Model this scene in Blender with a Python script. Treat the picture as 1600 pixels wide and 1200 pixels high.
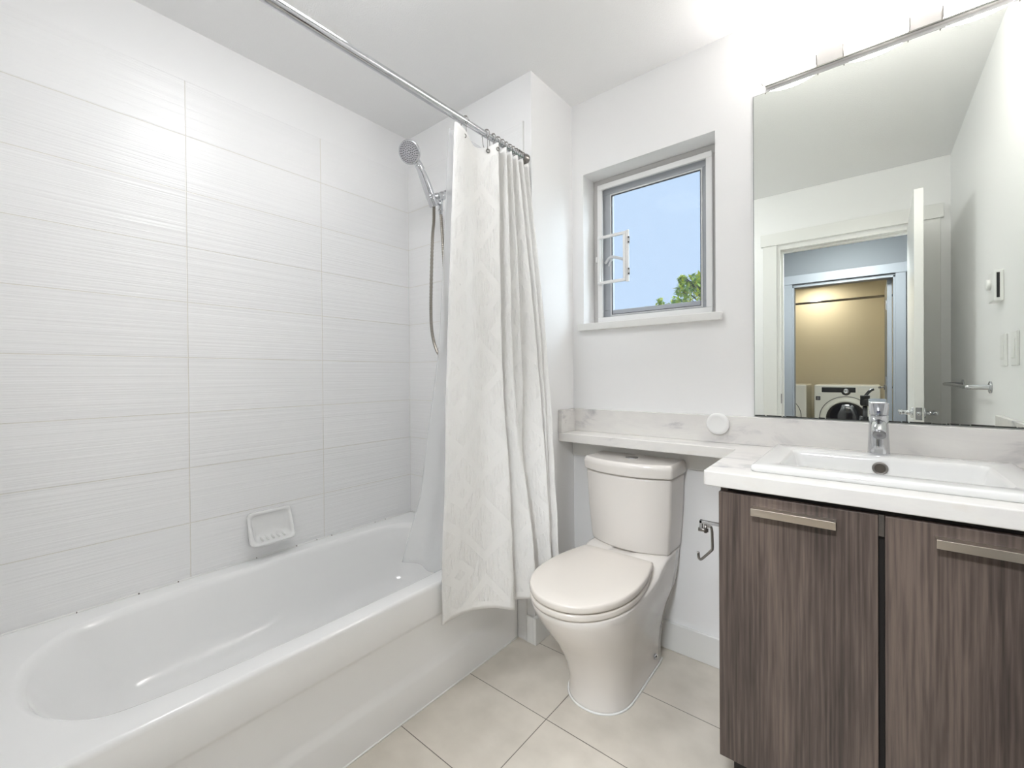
import bpy, bmesh, math, random
from math import sin, cos, pi, radians
from mathutils import Vector, Matrix, noise

random.seed(7)
S = bpy.context.scene
COL = S.collection
for o in list(bpy.data.objects):
    bpy.data.objects.remove(o)

# ------------------------------------------------------------------ camera
YAW, PITCH, ROLL, FPX, CY, CAMZ = 39.307, 0.3488, -0.4302, 677.4408, 590.7899, 1.1472
yaw, pitch, roll = radians(YAW), radians(PITCH), radians(ROLL)
fw = Vector((-sin(yaw)*cos(pitch), cos(yaw)*cos(pitch), -sin(pitch)))
rt = Vector((cos(yaw), sin(yaw), 0)); up = rt.cross(fw)
r2 = rt*cos(roll)+up*sin(roll); u2 = -rt*sin(roll)+up*cos(roll)
cam_data = bpy.data.cameras.new('camera')
cam = bpy.data.objects.new('camera', cam_data); COL.objects.link(cam)
mat = Matrix((r2, u2, -fw)).transposed().to_4x4(); mat.translation = Vector((0, 0, CAMZ))
cam.matrix_world = mat
cam_data.sensor_width = 36; cam_data.sensor_fit = 'HORIZONTAL'
cam_data.lens = FPX/1600*36
cam_data.shift_y = -(600-CY)/1600
cam_data.clip_start = 0.02
S.camera = cam
# ------------------------------------------------------------------ view
S.view_settings.view_transform = 'Standard'
S.view_settings.look = 'None'
S.view_settings.gamma = 1.0
S.view_settings.use_curve_mapping = False
S.view_settings.exposure = 1.68
try:
    S.cycles.max_bounces = 16; S.cycles.diffuse_bounces = 9; S.cycles.glossy_bounces = 6
    S.cycles.transparent_max_bounces = 12
    S.cycles.sample_clamp_indirect = 6
except Exception:
    pass
# ------------------------------------------------------------------ sky
LAMP = 6.8          # vanity glass
HALL_FILL = 54.0  # unseen hall lamp, added to light the bathroom through its door
FILL_DOME = 7.3         # added fill lamp on the bathroom ceiling, out of view
LAUNDRY = 85.0
SKY_BASE = 0.37
SKY_GLOW = 2.9
W = bpy.data.worlds.new('sky'); S.world = W; W.use_nodes = True
wn, wl = W.node_tree.nodes, W.node_tree.links
wn.clear()
tc = wn.new('ShaderNodeTexCoord')
dot = wn.new('ShaderNodeVectorMath'); dot.operation = 'DOT_PRODUCT'
sd = Vector((0.80, 0.42, 0.43)).normalized(); dot.inputs[1].default_value = sd
wl.new(tc.outputs['Generated'], dot.inputs[0])
mx = wn.new('ShaderNodeMath'); mx.operation = 'MAXIMUM'; mx.inputs[1].default_value = 0
wl.new(dot.outputs['Value'], mx.inputs[0])
pw = wn.new('ShaderNodeMath'); pw.operation = 'POWER'; pw.inputs[1].default_value = 7
wl.new(mx.outputs[0], pw.inputs[0])
ml = wn.new('ShaderNodeMath'); ml.operation = 'MULTIPLY'; ml.inputs[1].default_value = SKY_GLOW
wl.new(pw.outputs[0], ml.inputs[0])
bg1 = wn.new('ShaderNodeBackground'); bg1.inputs[0].default_value = (0.60, 0.75, 1.0, 1); bg1.inputs[1].default_value = SKY_BASE
bg2 = wn.new('ShaderNodeBackground'); bg2.inputs[0].default_value = (0.86, 0.93, 1.0, 1)
wl.new(ml.outputs[0], bg2.inputs[1])
ad = wn.new('ShaderNodeAddShader'); wo = wn.new('ShaderNodeOutputWorld')
wl.new(bg1.outputs[0], ad.inputs[0]); wl.new(bg2.outputs[0], ad.inputs[1]); wl.new(ad.outputs[0], wo.inputs[0])

# ------------------------------------------------------------------ materials
def new_mat(name):
    m = bpy.data.materials.new(name); m.use_nodes = True
    n = m.node_tree.nodes; l = m.node_tree.links
    return m, n, l, n['Principled BSDF']

def plain(name, col, rough=0.5, metal=0.0, spec=0.5, coat=0.0, bump=None, bscale=100, bdist=0.001):
    m, n, l, b = new_mat(name)
    b.inputs['Base Color'].default_value = (*col, 1)
    b.inputs['Roughness'].default_value = rough
    b.inputs['Metallic'].default_value = metal
    b.inputs['Specular IOR Level'].default_value = spec
    if coat:
        b.inputs['Coat Weight'].default_value = coat; b.inputs['Coat Roughness'].default_value = 0.05
    if bump:
        t = n.new('ShaderNodeTexCoord'); nz = n.new('ShaderNodeTexNoise'); bp = n.new('ShaderNodeBump')
        nz.inputs['Scale'].default_value = bscale; nz.inputs['Detail'].default_value = 3
        bp.inputs['Strength'].default_value = bump; bp.inputs['Distance'].default_value = bdist
        l.new(t.outputs['Object'], nz.inputs['Vector']); l.new(nz.outputs['Fac'], bp.inputs['Height'])
        l.new(bp.outputs['Normal'], b.inputs['Normal'])
    return m

def emit(name, col, strength):
    m, n, l, b = new_mat(name)
    b.inputs['Base Color'].default_value = (0.8, 0.8, 0.8, 1)
    b.inputs['Emission Color'].default_value = (*col, 1)
    b.inputs['Emission Strength'].default_value = strength
    b.inputs['Roughness'].default_value = 0.3
    return m

PAINT = plain('wall_paint', (0.87, 0.87, 0.87), 0.55, bump=0.15, bscale=220, bdist=0.0006)
PAINT_TRIM = plain('trim_paint', (0.80, 0.80, 0.78), 0.3)
CEIL = plain('ceiling_paint', (0.84, 0.84, 0.84), 0.8, bump=0.6, bscale=190, bdist=0.002)
HALLP = plain('hall_paint', (0.115, 0.125, 0.135), 0.6)
HALLTRIM = plain('hall_trim_paint', (0.185, 0.20, 0.22), 0.4)
LAUNP = plain('laundry_paint', (0.66, 0.615, 0.50), 0.6)
ACRYL = plain('tub_acrylic', (0.88, 0.88, 0.875), 0.13, coat=0.4)
PORC = plain('porcelain', (0.75, 0.715, 0.675), 0.10, coat=0.3)
SINKM = plain('sink_porcelain', (0.76, 0.76, 0.75), 0.08, coat=0.3)
PLASTIC = plain('white_plastic', (0.83, 0.83, 0.82), 0.35)
SEATP = plain('seat_plastic', (0.72, 0.675, 0.62), 0.22)
CHROME = plain('chrome', (0.60, 0.61, 0.63), 0.08, metal=1)
CHROME_D = plain('dark_chrome', (0.30, 0.30, 0.31), 0.22, metal=1)
NICKEL = plain('brushed_nickel', (0.70, 0.64, 0.56), 0.32, metal=1)
STEEL = plain('steel', (0.27, 0.255, 0.24), 0.3, metal=1)
BLACK = plain('black_plastic', (0.012, 0.012, 0.013), 0.3)
DARK = plain('dark_gap', (0.015, 0.012, 0.011), 0.6)
GREY = plain('grey_vinyl', (0.50, 0.52, 0.55), 0.4)
GREYL = plain('light_grey_vinyl', (0.58, 0.57, 0.56), 0.45)
MOULD = plain('mould', (0.10, 0.08, 0.07), 0.9)
CAULK = plain('caulk', (0.85, 0.85, 0.83), 0.5)
MIRR, _n, _l, _b = new_mat('mirror_silver')
_b.inputs['Base Color'].default_value = (0.92, 0.955, 0.91, 1); _b.inputs['Metallic'].default_value = 1; _b.inputs['Roughness'].default_value = 0.0
MEDGE = plain('mirror_edge', (0.10, 0.12, 0.11), 0.3)
RUB = plain('rubber_nozzle', (0.035, 0.035, 0.04), 0.6)
APPL = plain('appliance_enamel', (0.74, 0.73, 0.66), 0.25)

def tile_mat(name, axis_u, u0, z0, bw=0.508, bh=0.2032):
    m, n, l, b = new_mat(name)
    t = n.new('ShaderNodeTexCoord'); sp = n.new('ShaderNodeSeparateXYZ'); cb = n.new('ShaderNodeCombineXYZ')
    l.new(t.outputs['Object'], sp.inputs[0])
    au = n.new('ShaderNodeMath'); au.operation = 'ADD'; au.inputs[1].default_value = -u0+bw*10
    az = n.new('ShaderNodeMath'); az.operation = 'ADD'; az.inputs[1].default_value = -z0+bh*10
    l.new(sp.outputs[axis_u], au.inputs[0]); l.new(sp.outputs['Z'], az.inputs[0])
    l.new(au.outputs[0], cb.inputs[0]); l.new(az.outputs[0], cb.inputs[1])
    br = n.new('ShaderNodeTexBrick'); br.offset = 0; br.squash = 1
    br.inputs['Scale'].default_value = 1; br.inputs['Brick Width'].default_value = bw; br.inputs['Row Height'].default_value = bh
    br.inputs['Mortar Size'].default_value = 0.0016; br.inputs['Mortar Smooth'].default_value = 0.3
    br.inputs['Color1'].default_value = (0.86, 0.86, 0.86, 1); br.inputs['Color2'].default_value = (0.845, 0.845, 0.845, 1)
    br.inputs['Mortar'].default_value = (0.76, 0.74, 0.69, 1)
    l.new(cb.outputs[0], br.inputs['Vector'])
    l.new(br.outputs['Color'], b.inputs['Base Color'])
    b.inputs['Roughness'].default_value = 0.30
    # horizontal combed relief of the glaze
    mp = n.new('ShaderNodeMapping'); mp.inputs['Scale'].default_value = (1.1, 170, 1)
    l.new(cb.outputs[0], mp.inputs[0])
    nz = n.new('ShaderNodeTexNoise'); nz.inputs['Scale'].default_value = 1; nz.inputs['Detail'].default_value = 2.5
    l.new(mp.outputs[0], nz.inputs['Vector'])
    mp2 = n.new('ShaderNodeMapping'); mp2.inputs['Scale'].default_value = (0.7, 55, 1)
    l.new(cb.outputs[0], mp2.inputs[0])
    nz2 = n.new('ShaderNodeTexNoise'); nz2.inputs['Scale'].default_value = 1; nz2.inputs['Detail'].default_value = 1
    l.new(mp2.outputs[0], nz2.inputs['Vector'])
    a0 = n.new('ShaderNodeMath'); a0.operation = 'ADD'; l.new(nz.outputs['Fac'], a0.inputs[0]); l.new(nz2.outputs['Fac'], a0.inputs[1])
    sub = n.new('ShaderNodeMath'); sub.operation = 'SUBTRACT'
    mm = n.new('ShaderNodeMath'); mm.operation = 'MULTIPLY'; mm.inputs[1].default_value = 0.7
    l.new(br.outputs['Fac'], mm.inputs[0]); l.new(a0.outputs[0], sub.inputs[0]); l.new(mm.outputs[0], sub.inputs[1])
    bp = n.new('ShaderNodeBump'); bp.inputs['Strength'].default_value = 1.0; bp.inputs['Distance'].default_value = 0.0017
    l.new(sub.outputs[0], bp.inputs['Height']); l.new(bp.outputs['Normal'], b.inputs['Normal'])
    return m

def floor_tile_mat():
    m, n, l, b = new_mat('floor_tile')
    t = n.new('ShaderNodeTexCoord'); mp = n.new('ShaderNodeMapping')
    mp.inputs['Location'].default_value = (0.83+6.1, -1.18+3.2, 0)
    l.new(t.outputs['Object'], mp.inputs[0])
    br = n.new('ShaderNodeTexBrick'); br.offset = 0
    br.inputs['Scale'].default_value = 1; br.inputs['Brick Width'].default_value = 0.61; br.inputs['Row Height'].default_value = 0.32
    br.inputs['Mortar Size'].default_value = 0.0015; br.inputs['Mortar Smooth'].default_value = 0.1
    br.inputs['Mortar'].default_value = (0.17, 0.15, 0.13, 1)
    nz = n.new('ShaderNodeTexNoise'); nz.inputs['Scale'].default_value = 9; nz.inputs['Detail'].default_value = 6
    l.new(t.outputs['Object'], nz.inputs['Vector'])
    cr = n.new('ShaderNodeValToRGB'); cr.color_ramp.elements[0].color = (0.60, 0.555, 0.485, 1); cr.color_ramp.elements[1].color = (0.70, 0.65, 0.575, 1)
    cr.color_ramp.elements[0].position = 0.3; cr.color_ramp.elements[1].position = 0.7
    l.new(nz.outputs['Fac'], cr.inputs[0])
    l.new(cr.outputs[0], br.inputs['Color1']); l.new(cr.outputs[0], br.inputs['Color2'])
    l.new(mp.outputs[0], br.inputs['Vector']); l.new(br.outputs['Color'], b.inputs['Base Color'])
    b.inputs['Roughness'].default_value = 0.35
    bp = n.new('ShaderNodeBump'); bp.invert = True; bp.inputs['Strength'].default_value = 0.5; bp.inputs['Distance'].default_value = 0.001
    l.new(br.outputs['Fac'], bp.inputs['Height']); l.new(bp.outputs['Normal'], b.inputs['Normal'])
    return m

def marble_mat():
    m, n, l, b = new_mat('marble')
    t = n.new('ShaderNodeTexCoord'); mp = n.new('ShaderNodeMapping'); mp.inputs['Scale'].default_value = (2.0, 5.5, 5.5); mp.inputs['Rotation'].default_value = (0, 0.15, 0.35)
    l.new(t.outputs['Object'], mp.inputs[0])
    nz = n.new('ShaderNodeTexNoise'); nz.inputs['Scale'].default_value = 1.7; nz.inputs['Detail'].default_value = 9; nz.inputs['Roughness'].default_value = 0.62
    nz.inputs['Distortion'].default_value = 0.9
    l.new(mp.outputs[0], nz.inputs['Vector'])
    cr = n.new('ShaderNodeValToRGB'); e = cr.color_ramp.elements
    e[0].position = 0.30; e[0].color = (0.47, 0.46, 0.47, 1)
    e[1].position = 0.44; e[1].color = (0.74, 0.72, 0.70, 1)
    x = cr.color_ramp.elements.new(0.60); x.color = (0.79, 0.775, 0.745, 1)
    x = cr.color_ramp.elements.new(0.78); x.color = (0.74, 0.69, 0.62, 1)
    l.new(nz.outputs['Fac'], cr.inputs[0]); l.new(cr.outputs[0], b.inputs['Base Color'])
    b.inputs['Roughness'].default_value = 0.25
    return m

def wood_mat():
    m, n, l, b = new_mat('wood_veneer')
    t = n.new('ShaderNodeTexCoord')
    def nz(sc, scale, det, dist=0.0):
        mp = n.new('ShaderNodeMapping'); mp.inputs['Scale'].default_value = sc; l.new(t.outputs['Object'], mp.inputs[0])
        k = n.new('ShaderNodeTexNoise'); k.inputs['Scale'].default_value = scale; k.inputs['Detail'].default_value = det; k.inputs['Distortion'].default_value = dist
        l.new(mp.outputs[0], k.inputs['Vector']); return k
    broad = nz((1, 1, 0.10), 14, 2, 0.3)
    mp = n.new('ShaderNodeMapping'); mp.inputs['Scale'].default_value = (1, 1, 0.035); l.new(t.outputs['Object'], mp.inputs[0])
    wv = n.new('ShaderNodeTexWave'); wv.wave_type = 'BANDS'; wv.bands_direction = 'X'
    wv.inputs['Scale'].default_value = 24; wv.inputs['Distortion'].default_value = 9; wv.inputs['Detail'].default_value = 2.5; wv.inputs['Detail Scale'].default_value = 1.0
    l.new(mp.outputs[0], wv.inputs['Vector'])
    fine = nz((1, 1, 0.035), 230, 4, 0.15)
    def mix(a, fa, bb, fb):
        x = n.new('ShaderNodeMath'); x.operation = 'MULTIPLY'; x.inputs[1].default_value = fa; l.new(a, x.inputs[0])
        y = n.new('ShaderNodeMath'); y.operation = 'MULTIPLY_ADD'; y.inputs[1].default_value = fb; l.new(bb, y.inputs[0]); l.new(x.outputs[0], y.inputs[2]); return y.outputs[0]
    s = mix(broad.outputs['Fac'], 0.55, wv.outputs['Fac'], 0.09)
    s = mix(s, 1.0, fine.outputs['Fac'], 0.42)
    cr = n.new('ShaderNodeValToRGB'); e = cr.color_ramp.elements
    e[0].position = 0.34; e[0].color = (0.038, 0.028, 0.024, 1)
    e[1].position = 0.70; e[1].color = (0.165, 0.125, 0.104, 1)
    x = cr.color_ramp.elements.new(0.50); x.color = (0.084, 0.062, 0.053, 1)
    l.new(s, cr.inputs[0]); l.new(cr.outputs[0], b.inputs['Base Color'])
    b.inputs['Roughness'].default_value = 0.45
    bp = n.new('ShaderNodeBump'); bp.inputs['Strength'].default_value = 0.25; bp.inputs['Distance'].default_value = 0.0006
    l.new(s, bp.inputs['Height']); l.new(bp.outputs['Normal'], b.inputs['Normal'])
    return m

def cloth_mat(name, col, trans, bumpy=True, alpha=1.0):
    m, n, l, b = new_mat(name)
    n.remove(b); out = n['Material Output']
    d = n.new('ShaderNodeBsdfDiffuse'); d.inputs[0].default_value = (*col, 1)
    tr = n.new('ShaderNodeBsdfTranslucent'); tr.inputs[0].default_value = (*col, 1)
    mx = n.new('ShaderNodeMixShader'); mx.inputs[0].default_value = trans
    l.new(d.outputs[0], mx.inputs[1]); l.new(tr.outputs[0], mx.inputs[2])
    last = mx
    if bumpy:
        t = n.new('ShaderNodeTexCoord'); uvm = n.new('ShaderNodeMapping'); l.new(t.outputs['UV'], uvm.inputs[0])
        # crinkled stripes between raised diamond bands
        uvm.inputs['Scale'].default_value = (1, 1, 1)
        nz = n.new('ShaderNodeTexNoise'); nz.inputs['Scale'].default_value = 60; nz.inputs['Detail'].default_value = 4
        m2 = n.new('ShaderNodeMapping'); m2.inputs['Scale'].default_value = (1.6, 0.35, 1); l.new(t.outputs['UV'], m2.inputs[0]); l.new(m2.outputs[0], nz.inputs['Vector'])
        sx = n.new('ShaderNodeSeparateXYZ'); l.new(uvm.outputs[0], sx.inputs[0])
        pu = n.new('ShaderNodeMath'); pu.operation = 'PINGPONG'; pu.inputs[1].default_value = 0.11; l.new(sx.outputs[0], pu.inputs[0])
        pv = n.new('ShaderNodeMath'); pv.operation = 'PINGPONG'; pv.inputs[1].default_value = 0.15; l.new(sx.outputs[1], pv.inputs[0])
        sm = n.new('ShaderNodeMath'); sm.operation = 'ADD'; l.new(pu.outputs[0], sm.inputs[0]); l.new(pv.outputs[0], sm.inputs[1])
        pp = n.new('ShaderNodeMath'); pp.operation = 'PINGPONG'; pp.inputs[1].default_value = 0.055; l.new(sm.outputs[0], pp.inputs[0])
        gt = n.new('ShaderNodeMath'); gt.operation = 'GREATER_THAN'; gt.inputs[1].default_value = 0.020; l.new(pp.outputs[0], gt.inputs[0])
        mu = n.new('ShaderNodeMath'); mu.operation = 'MULTIPLY'; l.new(gt.outputs[0], mu.inputs[0]); l.new(nz.outputs['Fac'], mu.inputs[1])
        bp = n.new('ShaderNodeBump'); bp.inputs['Strength'].default_value = 0.95; bp.inputs['Distance'].default_value = 0.0085
        l.new(mu.outputs[0], bp.inputs['Height'])
        l.new(bp.outputs[0], d.inputs['Normal']); l.new(bp.outputs[0], tr.inputs['Normal'])
    if alpha < 1:
        tp = n.new('ShaderNodeBsdfTransparent'); m3 = n.new('ShaderNodeMixShader'); m3.inputs[0].default_value = alpha
        l.new(tp.outputs[0], m3.inputs[1]); l.new(last.outputs[0], m3.inputs[2]); last = m3
    l.new(last.outputs[0], out.inputs[0])
    return m

def pane_mat():
    m, n, l, b = new_mat('window_glass'); n.remove(b); out = n['Material Output']
    tp = n.new('ShaderNodeBsdfTransparent'); tp.inputs[0].default_value = (0.95, 0.98, 0.98, 1)
    gl = n.new('ShaderNodeBsdfGlossy'); gl.inputs['Roughness'].default_value = 0.0
    fr = n.new('ShaderNodeFresnel'); fr.inputs[0].default_value = 1.07
    mx = n.new('ShaderNodeMixShader'); l.new(fr.outputs[0], mx.inputs[0]); l.new(tp.outputs[0], mx.inputs[1]); l.new(gl.outputs[0], mx.inputs[2])
    l.new(mx.outputs[0], out.inputs[0]); return m

def screen_mat():
    m, n, l, b = new_mat('insect_mesh'); n.remove(b); out = n['Material Output']
    t = n.new('ShaderNodeTexCoord'); sp = n.new('ShaderNodeSeparateXYZ'); l.new(t.outputs['Object'], sp.inputs[0])
    def wire(sock):
        a = n.new('ShaderNodeMath'); a.operation = 'ADD'; a.inputs[1].default_value = 10; l.new(sock, a.inputs[0])
        f = n.new('ShaderNodeMath'); f.operation = 'PINGPONG'; f.inputs[1].default_value = 0.00085; l.new(a.outputs[0], f.inputs[0])
        g = n.new('ShaderNodeMath'); g.operation = 'LESS_THAN'; g.inputs[1].default_value = 0.00009; l.new(f.outputs[0], g.inputs[0]); return g.outputs[0]
    mx0 = n.new('ShaderNodeMath'); mx0.operation = 'MAXIMUM'; l.new(wire(sp.outputs['X']), mx0.inputs[0]); l.new(wire(sp.outputs['Z']), mx0.inputs[1])
    tp = n.new('ShaderNodeBsdfTransparent'); d = n.new('ShaderNodeBsdfDiffuse'); d.inputs[0].default_value = (0.45, 0.47, 0.5, 1)
    mx = n.new('ShaderNodeMixShader'); l.new(mx0.outputs[0], mx.inputs[0]); l.new(tp.outputs[0], mx.inputs[1]); l.new(d.outputs[0], mx.inputs[2])
    l.new(mx.outputs[0], out.inputs[0]); return m

def leaf_mat():
    m, n, l, b = new_mat('leaves')
    g = n.new('ShaderNodeNewGeometry'); cr = n.new('ShaderNodeValToRGB'); e = cr.color_ramp.elements
    e[0].color = (0.12, 0.28, 0.06, 1); e[1].color = (0.95, 0.85, 0.06, 1)
    x = e.new(0.45); x.color = (0.50, 0.68, 0.10, 1)
    l.new(g.outputs['Random Per Island'], cr.inputs[0]); l.new(cr.outputs[0], b.inputs['Base Color']); b.inputs['Roughness'].default_value = 0.5
    return m

FLOORT = floor_tile_mat(); MARBLE = marble_mat(); WOOD = wood_mat()
CURT = cloth_mat('curtain_cloth', (0.95, 0.945, 0.93), 0.16)
LINER = cloth_mat('liner_vinyl', (0.93, 0.94, 0.95), 0.5, bumpy=False, alpha=0.45)
PANE = pane_mat(); SCREEN = screen_mat(); LEAF = leaf_mat()
SHADE = emit('lit_frosted_glass', (1.0, 0.96, 0.925), LAMP)
HALLFILL_GLOW = emit('hall_fill_glow', (0.92, 0.96, 1.0), HALL_FILL)
FILLDOME_GLOW = emit('ceiling_fill_glow', (0.965, 0.98, 1.0), FILL_DOME)
LAUNLAMP = emit('laundry_lamp_glass', (1.0, 0.88, 0.70), LAUNDRY)

# ------------------------------------------------------------------ helpers
def tag(o, label=None, cat=None, group=None, kind=None):
    if label: o['label'] = label
    if cat: o['category'] = cat
    if group: o['group'] = group
    if kind: o['kind'] = kind
    return o

def empty(name, loc, label=None, cat=None, group=None, kind=None):
    o = bpy.data.objects.new(name, None); COL.objects.link(o); o.location = loc; o.empty_display_size = 0.05
    return tag(o, label, cat, group, kind)

def wloc(o):
    v = Vector((0, 0, 0))
    while o: v += o.location; o = o.parent
    return v

def obj(name, bm, m, parent=None, smooth=False, bevel=0.0, seg=2, subsurf=0, keep_origin=False, solid=0.0, angle=35):
    """link bm (in world coordinates) as one mesh object"""
    bmesh.ops.recalc_face_normals(bm, faces=bm.faces) if not solid else None
    vs = [v.co for v in bm.verts]
    if keep_origin: org = Vector((0, 0, 0))
    else:
        org = Vector(((min(v.x for v in vs)+max(v.x for v in vs))/2, (min(v.y for v in vs)+max(v.y for v in vs))/2, min(v.z for v in vs)))
    if keep_origin and parent: org = wloc(parent)
    bm.transform(Matrix.Translation(-org))
    me = bpy.data.meshes.new(name); bm.to_mesh(me); bm.free()
    o = bpy.data.objects.new(name, me); COL.objects.link(o)
    for k in (m if isinstance(m, (list, tuple)) else [m]): me.materials.append(k)
    if parent: o.parent = parent; o.location = org-wloc(parent)
    else: o.location = org
    if smooth:
        for p in me.polygons: p.use_smooth = True
    if solid:
        s = o.modifiers.new('solid', 'SOLIDIFY'); s.thickness = solid; s.offset = 0
    if bevel:
        b = o.modifiers.new('bevel', 'BEVEL'); b.width = bevel; b.segments = seg; b.limit_method = 'ANGLE'; b.angle_limit = radians(angle); b.harden_normals = False
        for p in me.polygons: p.use_smooth = True
        w = o.modifiers.new('wn', 'WEIGHTED_NORMAL'); w.keep_sharp = True
    if subsurf:
        s = o.modifiers.new('sub', 'SUBSURF'); s.levels = subsurf; s.render_levels = subsurf
    return o

def B(): return bmesh.new()

def box(bm, x0, x1, y0, y1, z0, z1, mi=0):
    v = [bm.verts.new(c) for c in ((x0,y0,z0),(x1,y0,z0),(x1,y1,z0),(x0,y1,z0),(x0,y0,z1),(x1,y0,z1),(x1,y1,z1),(x0,y1,z1))]
    for f in ((0,3,2,1),(4,5,6,7),(0,1,5,4),(1,2,6,5),(2,3,7,6),(3,0,4,7)):
        q = bm.faces.new([v[i] for i in f]); q.material_index = mi
    return bm

def bx(*a): return box(B(), *a)

def rings(bm, rs, cap0=True, cap1=True, closed=True, mi=0):
    R = [[bm.verts.new(p) for p in r] for r in rs]
    n = len(R[0])
    for a, b in zip(R, R[1:]):
        for i in range(n if closed else n-1):
            j = (i+1) % n
            f = bm.faces.new((a[i], a[j], b[j], b[i])); f.material_index = mi
    if cap0: bm.faces.new(list(reversed(R[0]))).material_index = mi
    if cap1: bm.faces.new(R[-1]).material_index = mi
    return bm

def frame_of(d):
    d = Vector(d).normalized(); a = Vector((0, 0, 1)) if abs(d.z) < 0.95 else Vector((1, 0, 0))
    u = d.cross(a).normalized(); return u, u.cross(d).normalized()

def cyl(bm, p0, p1, r0, r1=None, n=24, mi=0):
    p0, p1 = Vector(p0), Vector(p1); r1 = r0 if r1 is None else r1
    u, v = frame_of(p1-p0)
    return rings(bm, [[p+(u*cos(2*pi*i/n)+v*sin(2*pi*i/n))*r for i in range(n)] for p, r in ((p0, r0), (p1, r1))], mi=mi)

def lathe(bm, p0, d, prof, n=32, mi=0):
    """prof: list of (distance along d, radius)"""
    p0 = Vector(p0); d = Vector(d).normalized(); u, v = frame_of(d)
    return rings(bm, [[p0+d*t+(u*cos(2*pi*i/n)+v*sin(2*pi*i/n))*max(r, 1e-4) for i in range(n)] for t, r in prof], mi=mi)

def catmull(pts, per=8):
    pts = [Vector(p) for p in pts]; out = []
    P = [pts[0]*2-pts[1]]+pts+[pts[-1]*2-pts[-2]]
    for i in range(1, len(P)-2):
        for k in range(per):
            t = k/per; a, b, c, d = P[i-1], P[i], P[i+1], P[i+2]
            out.append(0.5*((2*b)+(c-a)*t+(2*a-5*b+4*c-d)*t*t+(3*b-a-3*c+d)*t**3))
    out.append(pts[-1]); return out

def tube(bm, pts, r, n=12, per=8, ribs=0.0, raw=False, mi=0):
    P = [Vector(p) for p in pts] if raw else catmull(pts, per)
    u, v = frame_of(P[1]-P[0]); rs = []
    for i, p in enumerate(P):
        d = (P[min(i+1, len(P)-1)]-P[max(i-1, 0)]).normalized()
        u = (u-d*u.dot(d)).normalized(); v = d.cross(u)
        rr = r(i/(len(P)-1)) if callable(r) else r
        if ribs and i % 2: rr *= (1-ribs)
        rs.append([p+(u*cos(2*pi*k/n)+v*sin(2*pi*k/n))*rr for k in range(n)])
    return rings(bm, rs, mi=mi)

def torus(bm, c, axis, R, r, n=32, m=10, mi=0):
    c = Vector(c); u, v = frame_of(axis); a = Vector(axis).normalized()
    R_ = []
    for i in range(n):
        t = 2*pi*i/n; d = u*cos(t)+v*sin(t)
        R_.append([bm.verts.new(c+d*(R+r*cos(2*pi*k/m))+a*r*sin(2*pi*k/m)) for k in range(m)])
    for i in range(n):
        for k in range(m):
            bm.faces.new((R_[i][k], R_[(i+1) % n][k], R_[(i+1) % n][(k+1) % m], R_[i][(k+1) % m])).material_index = mi
    return bm

def prism(bm, poly, z0, z1, mi=0):
    return rings(bm, [[(x, y, z0) for x, y in poly], [(x, y, z1) for x, y in poly]], mi=mi)

def copy_tree(o, parent=None):
    c = o.copy(); COL.objects.link(c)
    if parent: c.parent = parent
    for ch in list(o.children): copy_tree(ch, c)
    return c

# ------------------------------------------------------------------ dimensions (metres)
XL, XT, XR, XW = -1.939, -1.188, -1.101, 0.387
YF, YS, YB = -0.035, 1.486, 1.815
ZC, ZT, ZTOP = 2.44, 0.409, 2.2364
WX0, WX1, WZ0, WZ1 = -1.041, -0.456, 1.387, 2.095      # window hole
DX0, DX1, DZ = -0.50, 0.25, 2.055                       # bathroom door hole
LX0, LX1, LZ, LY = -0.597, 0.204, 2.045, -1.70          # laundry door hole
def st(name, bm, m, parent=None, **k):
    o = obj(name, bm, m, parent, **k)
    if not parent: o['kind'] = 'structure'
    return o

# ------------------------------------------------------------------ shell
st('floor', bx(XL-.1, XW+.1, YF-.115, YB+.15, -.06, 0), FLOORT, keep_origin=True)
st('floor_hall', bx(-2.3, 1.6, -4.4, YF-.115, -.06, 0), plain('hall_floor', (0.30, 0.24, 0.18), 0.5), keep_origin=True)
st('ceiling', bx(-2.4, 1.7, -4.5, YB+.17, ZC, ZC+.08), CEIL)
st('wall_left', bx(XL-.1, XL, YF-.115, YS, 0, ZC), PAINT)
st('wall_shower', bx(XL-.1, XR, YS, YB, 0, ZC), PAINT)
bm = B(); Y2 = YB+.17
box(bm, XL-.1, WX0, YB, Y2, 0, ZC); box(bm, WX1, XW+.1, YB, Y2, 0, ZC)
box(bm, WX0, WX1, YB, Y2, 0, WZ0); box(bm, WX0, WX1, YB, Y2, WZ1, ZC)
st('wall_back', bm, PAINT)
st('wall_right', bx(XW, XW+.1, YF-.115, YB, 0, ZC), PAINT)
bm = B(); y0 = YF-.115
box(bm, XL, DX0, y0, YF, 0, ZC); box(bm, DX1, XW, y0, YF, 0, ZC); box(bm, DX0, DX1, y0, YF, DZ, ZC)
st('wall_front', bm, PAINT)
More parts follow.
